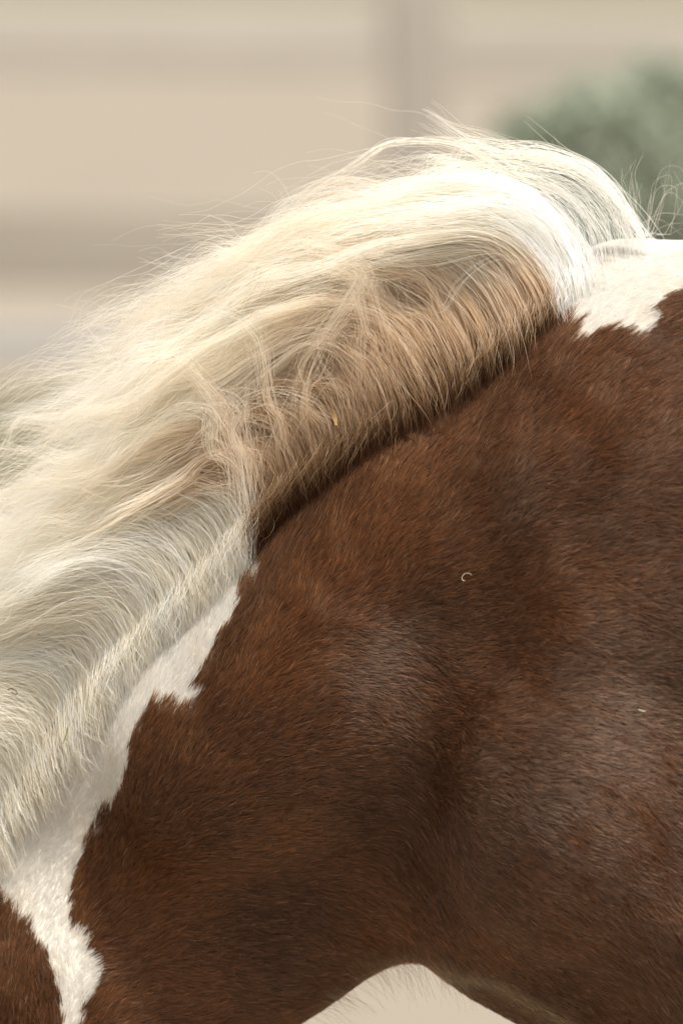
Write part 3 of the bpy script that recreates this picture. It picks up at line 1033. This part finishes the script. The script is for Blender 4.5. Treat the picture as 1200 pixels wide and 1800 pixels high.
# single loose hairs drawn one by one: (pixel path, depth, count, spread)
LOOSE = [([(1112, 440), (1130, 380), (1150, 330), (1185, 318), (1192, 360)], -.03, 5, 9), ([(1105, 440), (1100, 380), (1096, 320), (1104, 292)], -.02, 6, 10), ([(1118, 438), (1150, 400), (1172, 345), (1168, 300)], 0., 5, 10),
         ([(1118, 440), (1135, 405), (1160, 385), (1200, 395)], 0., 4, 9), ([(1110, 445), (1120, 380), (1128, 330)], .02, 6, 10), ([(1040, 300), (990, 268), (962, 240), (930, 212)], -.05, 2, 4), ([(1000, 285), (980, 260), (970, 236)], -.05, 2, 4),
         ([(1085, 350), (1030, 292), (940, 268), (850, 235), (795, 222), (745, 196)], -.06, 26, 3.5), ([(900, 300), (840, 272), (790, 262), (742, 250)], -.05, 8, 6), ([(800, 330), (740, 305), (690, 290), (640, 300)], -.05, 8, 8),
         ([(700, 350), (620, 330), (560, 350), (520, 370)], -.03, 8, 9), ([(520, 400), (430, 402), (350, 404), (285, 408)], -.02, 8, 6), ([(430, 440), (370, 432), (320, 470), (265, 470)], -.02, 8, 10),
         ([(540, 800), (528, 720), (540, 650), (585, 570), (640, 480)], -.15, 60, 5), ([(640, 720), (632, 640), (640, 560), (625, 480)], -.13, 34, 5), ([(690, 690), (680, 620), (665, 550), (640, 480)], -.13, 34, 6), ([(600, 760), (592, 690), (560, 620), (570, 560)], -.15, 40, 9),
         ([(500, 850), (488, 760), (470, 690), (455, 600), (450, 540)], -.16, 40, 5), ([(440, 900), (425, 800), (385, 720), (345, 655)], -.17, 60, 6), ([(448, 900), (438, 820), (425, 740), (432, 680)], -.17, 60, 9), ([(420, 880), (405, 800), (372, 760), (380, 700)], -.17, 40, 12),
         ([(720, 660), (735, 600), (715, 540), (690, 510)], -.12, 30, 12), ([(470, 860), (480, 780), (520, 700), (560, 650)], -.15, 40, 12),
         ([(300, 540), (285, 600), (275, 650)], -.10, 12, 4), ([(330, 470), (260, 500), (200, 520), (150, 560), (130, 590)], -.04, 10, 9), ([(250, 540), (180, 570), (120, 600), (80, 640)], -.04, 10, 10), ([(220, 600), (140, 625), (70, 630), (0, 690)], -.05, 8, 10), ([(200, 640), (110, 660), (50, 680), (-10, 720)], -.05, 10, 9), ([(760, 700), (720, 600), (640, 540), (560, 560), (500, 640)], -.14, 14, 8), ([(680, 740), (640, 650), (560, 600), (470, 640), (400, 720)], -.15, 14, 8), ([(600, 800), (560, 720), (480, 690), (400, 730), (330, 800)], -.16, 14, 8), ([(470, 480), (440, 540), (400, 600), (370, 640)], -.10, 20, 4),
         ([(700, 690), (668, 720), (650, 735)], -.16, 2, 2), ([(918, 600), (926, 580), (924, 565)], -.10, 2, 1)]
lp = []; lr = []
for path, y, n, sp in LOOSE:
    for _ in range(n if n < 15 else n // 3):
        q = np.array(path, float)
        t = np.linspace(0, 1, len(q))[:, None]
        q = q + rng.normal(0, sp * 2.0, 2) * (1 - .6 * t) + rng.normal(0, sp * .7, q.shape) * (.2 + t) + np.array([rng.normal(0, sp * 1.3), rng.normal(0, sp * 1.3)]) * t
        yy = y + rng.normal(0, .012)
        c = catmull(W(q[:, 0], q[:, 1], np.full(len(q), yy) + rng.normal(0, .006, len(q))), NP)
        lp.append(c); lr.append(np.linspace(1, .45, NP) * smooth(-.05, .12, np.linspace(0, 1, NP)) * .00015 * rng.uniform(.7, 1.3))
lp = np.array(lp); lr = np.array(lr)
lp = push_out(lp, np.full(lp.shape[:2], .006))
lc = mane_colours(lp[:, 0], lp, None, None)
tb_ = smooth(0, .45, np.linspace(0, 1, NP))[None, :, None]
lc = lc * (1 - .7 * tb_) + np.array([.86, .76, .59]) * .7 * tb_
mane = hair_obj('mane', np.concatenate([C, lp]), np.concatenate([RD, lr]), np.concatenate([COLS, lc]), M_mane, horse)
tag(mane, kind='stuff')
mane['label'] = 'long windblown cream mane, sooty brown at its roots'

# ---- long fine hairs under the neck and breast, whiskery in the gap
n = 420
us = rng.uniform(520, 800, n); vs = np.interp(us, [520, 560, 620, 690, 770, 800], [1850, 1780, 1702, 1680, 1688, 1705]) - rng.uniform(0, 30, n)
hp, ht = trace(us, vs)
hp = hp[ht]; n = len(hp)
us, vs = us[ht], vs[ht]
a0 = np.interp(us, [520, 620, 700, 800], [R(-8), R(-20), R(-62), R(-50)]) + rng.normal(0, .25, n)
ln = rng.uniform(.015, .05, n)
up = np.stack([np.cos(a0), rng.normal(0, .12, n) , np.sin(a0)], 1)
t = np.linspace(0, 1, 6)
fp = hp[:, None] + up[:, None] * (ln[:, None] * t)[..., None] + np.array([0, 0, -1.])[None, None] * (ln[:, None] * .25 * t ** 2)[..., None]
fc = np.broadcast_to(np.array([.16, .085, .04]), (n, 6, 3)) * np.exp(rng.normal(0, .25, (n, 1, 1)))
hair_obj('throat_hair', fp, np.full((n, 6), .00010) * np.linspace(1, .4, 6), fc, M_coat, horse)['kind'] = 'stuff'

# ---- tail, eyes, hooves (outside the frame)
n = 3500
tb = np.array([uv(3250, 900)[0] + .27, 0, 1.22])
c = np.empty((n, 10, 3)); t = np.linspace(0, 1, 10)
jr = rng.normal(0, 1, (n, 3)) * np.array([.05, .05, .03])
ln = rng.uniform(.7, 1.0, n)
c[:, :, 0] = tb[0] + .12 * np.sin(t * 2.2)[None] + jr[:, :1] * (.3 + t)[None]
c[:, :, 1] = jr[:, 1:2] * (.3 + t)[None]
c[:, :, 2] = tb[2] - (ln[:, None] * t[None]) * .95 + .05 * np.sin(t * 3.1)[None] + jr[:, 2:3] * .4
hair_obj('tail', c, np.full((n, 10), .0005) * np.linspace(1, .5, 10), np.broadcast_to(np.array([.7, .58, .4]), (n, 10, 3)) * np.ones((n, 10, 1)), M_mane, horse)
for s in (-1, 1):
    bm = bmesh.new()
    bmesh.ops.create_uvsphere(bm, u_segments=16, v_segments=10, radius=.021, matrix=Matrix.Translation(Vector(poll + np.array([-.105, s * .088, -.15]))))
    bm_obj('eye', bm, M_eye, horse, True)
for p in (np.array([uv(1390, 1960)[0] - .05, .13, 0]), np.array([uv(3150, 1250)[0] + .085, .14, 0])):
    for s in (-1, 1):
        bm = bmesh.new()
        bmesh.ops.create_cone(bm, cap_ends=True, segments=20, radius1=.062, radius2=.046, depth=.07, matrix=Matrix.Translation((p[0], s * p[1], .035)))
        for v in bm.verts:
            v.co.x -= (.07 - v.co.z) * .3
        bm_obj('hoof', bm, M_hoof, horse)


# ------------------------------------------------------------------ bits of chaff caught in the hair
def ribbon(name, path, width, mat, label, cat, thick=.0006, twist=.6):
    """A thin curved blade with real thickness along a 3D path."""
    c = catmull(path, 9)
    o0 = c[0]
    V, F = [], []
    for i, p in enumerate(c):
        t = c[min(i + 1, 8)] - c[max(i - 1, 0)]; t /= np.linalg.norm(t)
        nn = np.array([0, -1., 0]); nn -= t * (nn @ t); nn /= np.linalg.norm(nn)
        sd = np.cross(t, nn)
        a = twist * (i / 8 - .5)
        sd, nn = sd * math.cos(a) + nn * math.sin(a), nn * math.cos(a) - sd * math.sin(a)
        w = width[min(int(i / 9 * len(width)), len(width) - 1)] / 2
        for q in (sd * w + nn * thick, -sd * w + nn * thick, -sd * w - nn * thick, sd * w - nn * thick):
            V.append(p + q - o0)
        if i:
            k = len(V) - 8
            for e in range(4):
                F.append((k + e, k + (e + 1) % 4, k + 4 + (e + 1) % 4, k + 4 + e))
    F += [(3, 2, 1, 0), (len(V) - 4, len(V) - 3, len(V) - 2, len(V) - 1)]
    o = mesh_obj(name, V, F, mat)
    o.location = o0
    return tag(o, label, cat)


def on_hide(path, off):
    q = np.array(path, float)
    hp, ht = trace(q[:, 0], q[:, 1])
    y = np.where(ht, hp[:, 1], hp[ht, 1].mean() if ht.any() else -.1) - off
    return W(q[:, 0], q[:, 1], y)


ribbon('straw_fragment', on_hide([(581, 704), (584, 716), (588, 732), (591, 748)], .056), (.0046, .0052, .0042, .0025), M_straw, 'golden straw fragment lodged in the tan part of the mane', 'straw')
ribbon('chaff_curl', on_hide([(816, 1021), (811, 1018), (814, 1010), (822, 1007), (829, 1011)], .004), (.0008, .0007, .0005, .0003), M_chaff, 'tiny pale curled chaff stuck on the brown shoulder', 'chaff', .0004)
ribbon('grass_seed', on_hide([(1121, 1247), (1126, 1249), (1131, 1250), (1135, 1249)], .006), (.0006, .0014, .0013, .0005), M_chaff, 'pale grass seed stuck low on the brown shoulder at the right edge', 'seed', .0006)
ribbon('grass_stalk', on_hide([(119, 1279), (117, 1290), (113, 1303), (111, 1308)], .045), (.0012, .0012, .001, .0007), M_greenblade, 'short green grass stalk caught in the white lower mane', 'grass stalk', .0004)
ribbon('twig_curl', on_hide([(14, 1213), (19, 1210), (26, 1213), (32, 1218), (27, 1221), (20, 1216)], .06), (.0009, .0008, .0008, .0006), M_twig, 'small dark curled twig on the white mane at the left edge', 'twig', .0003)
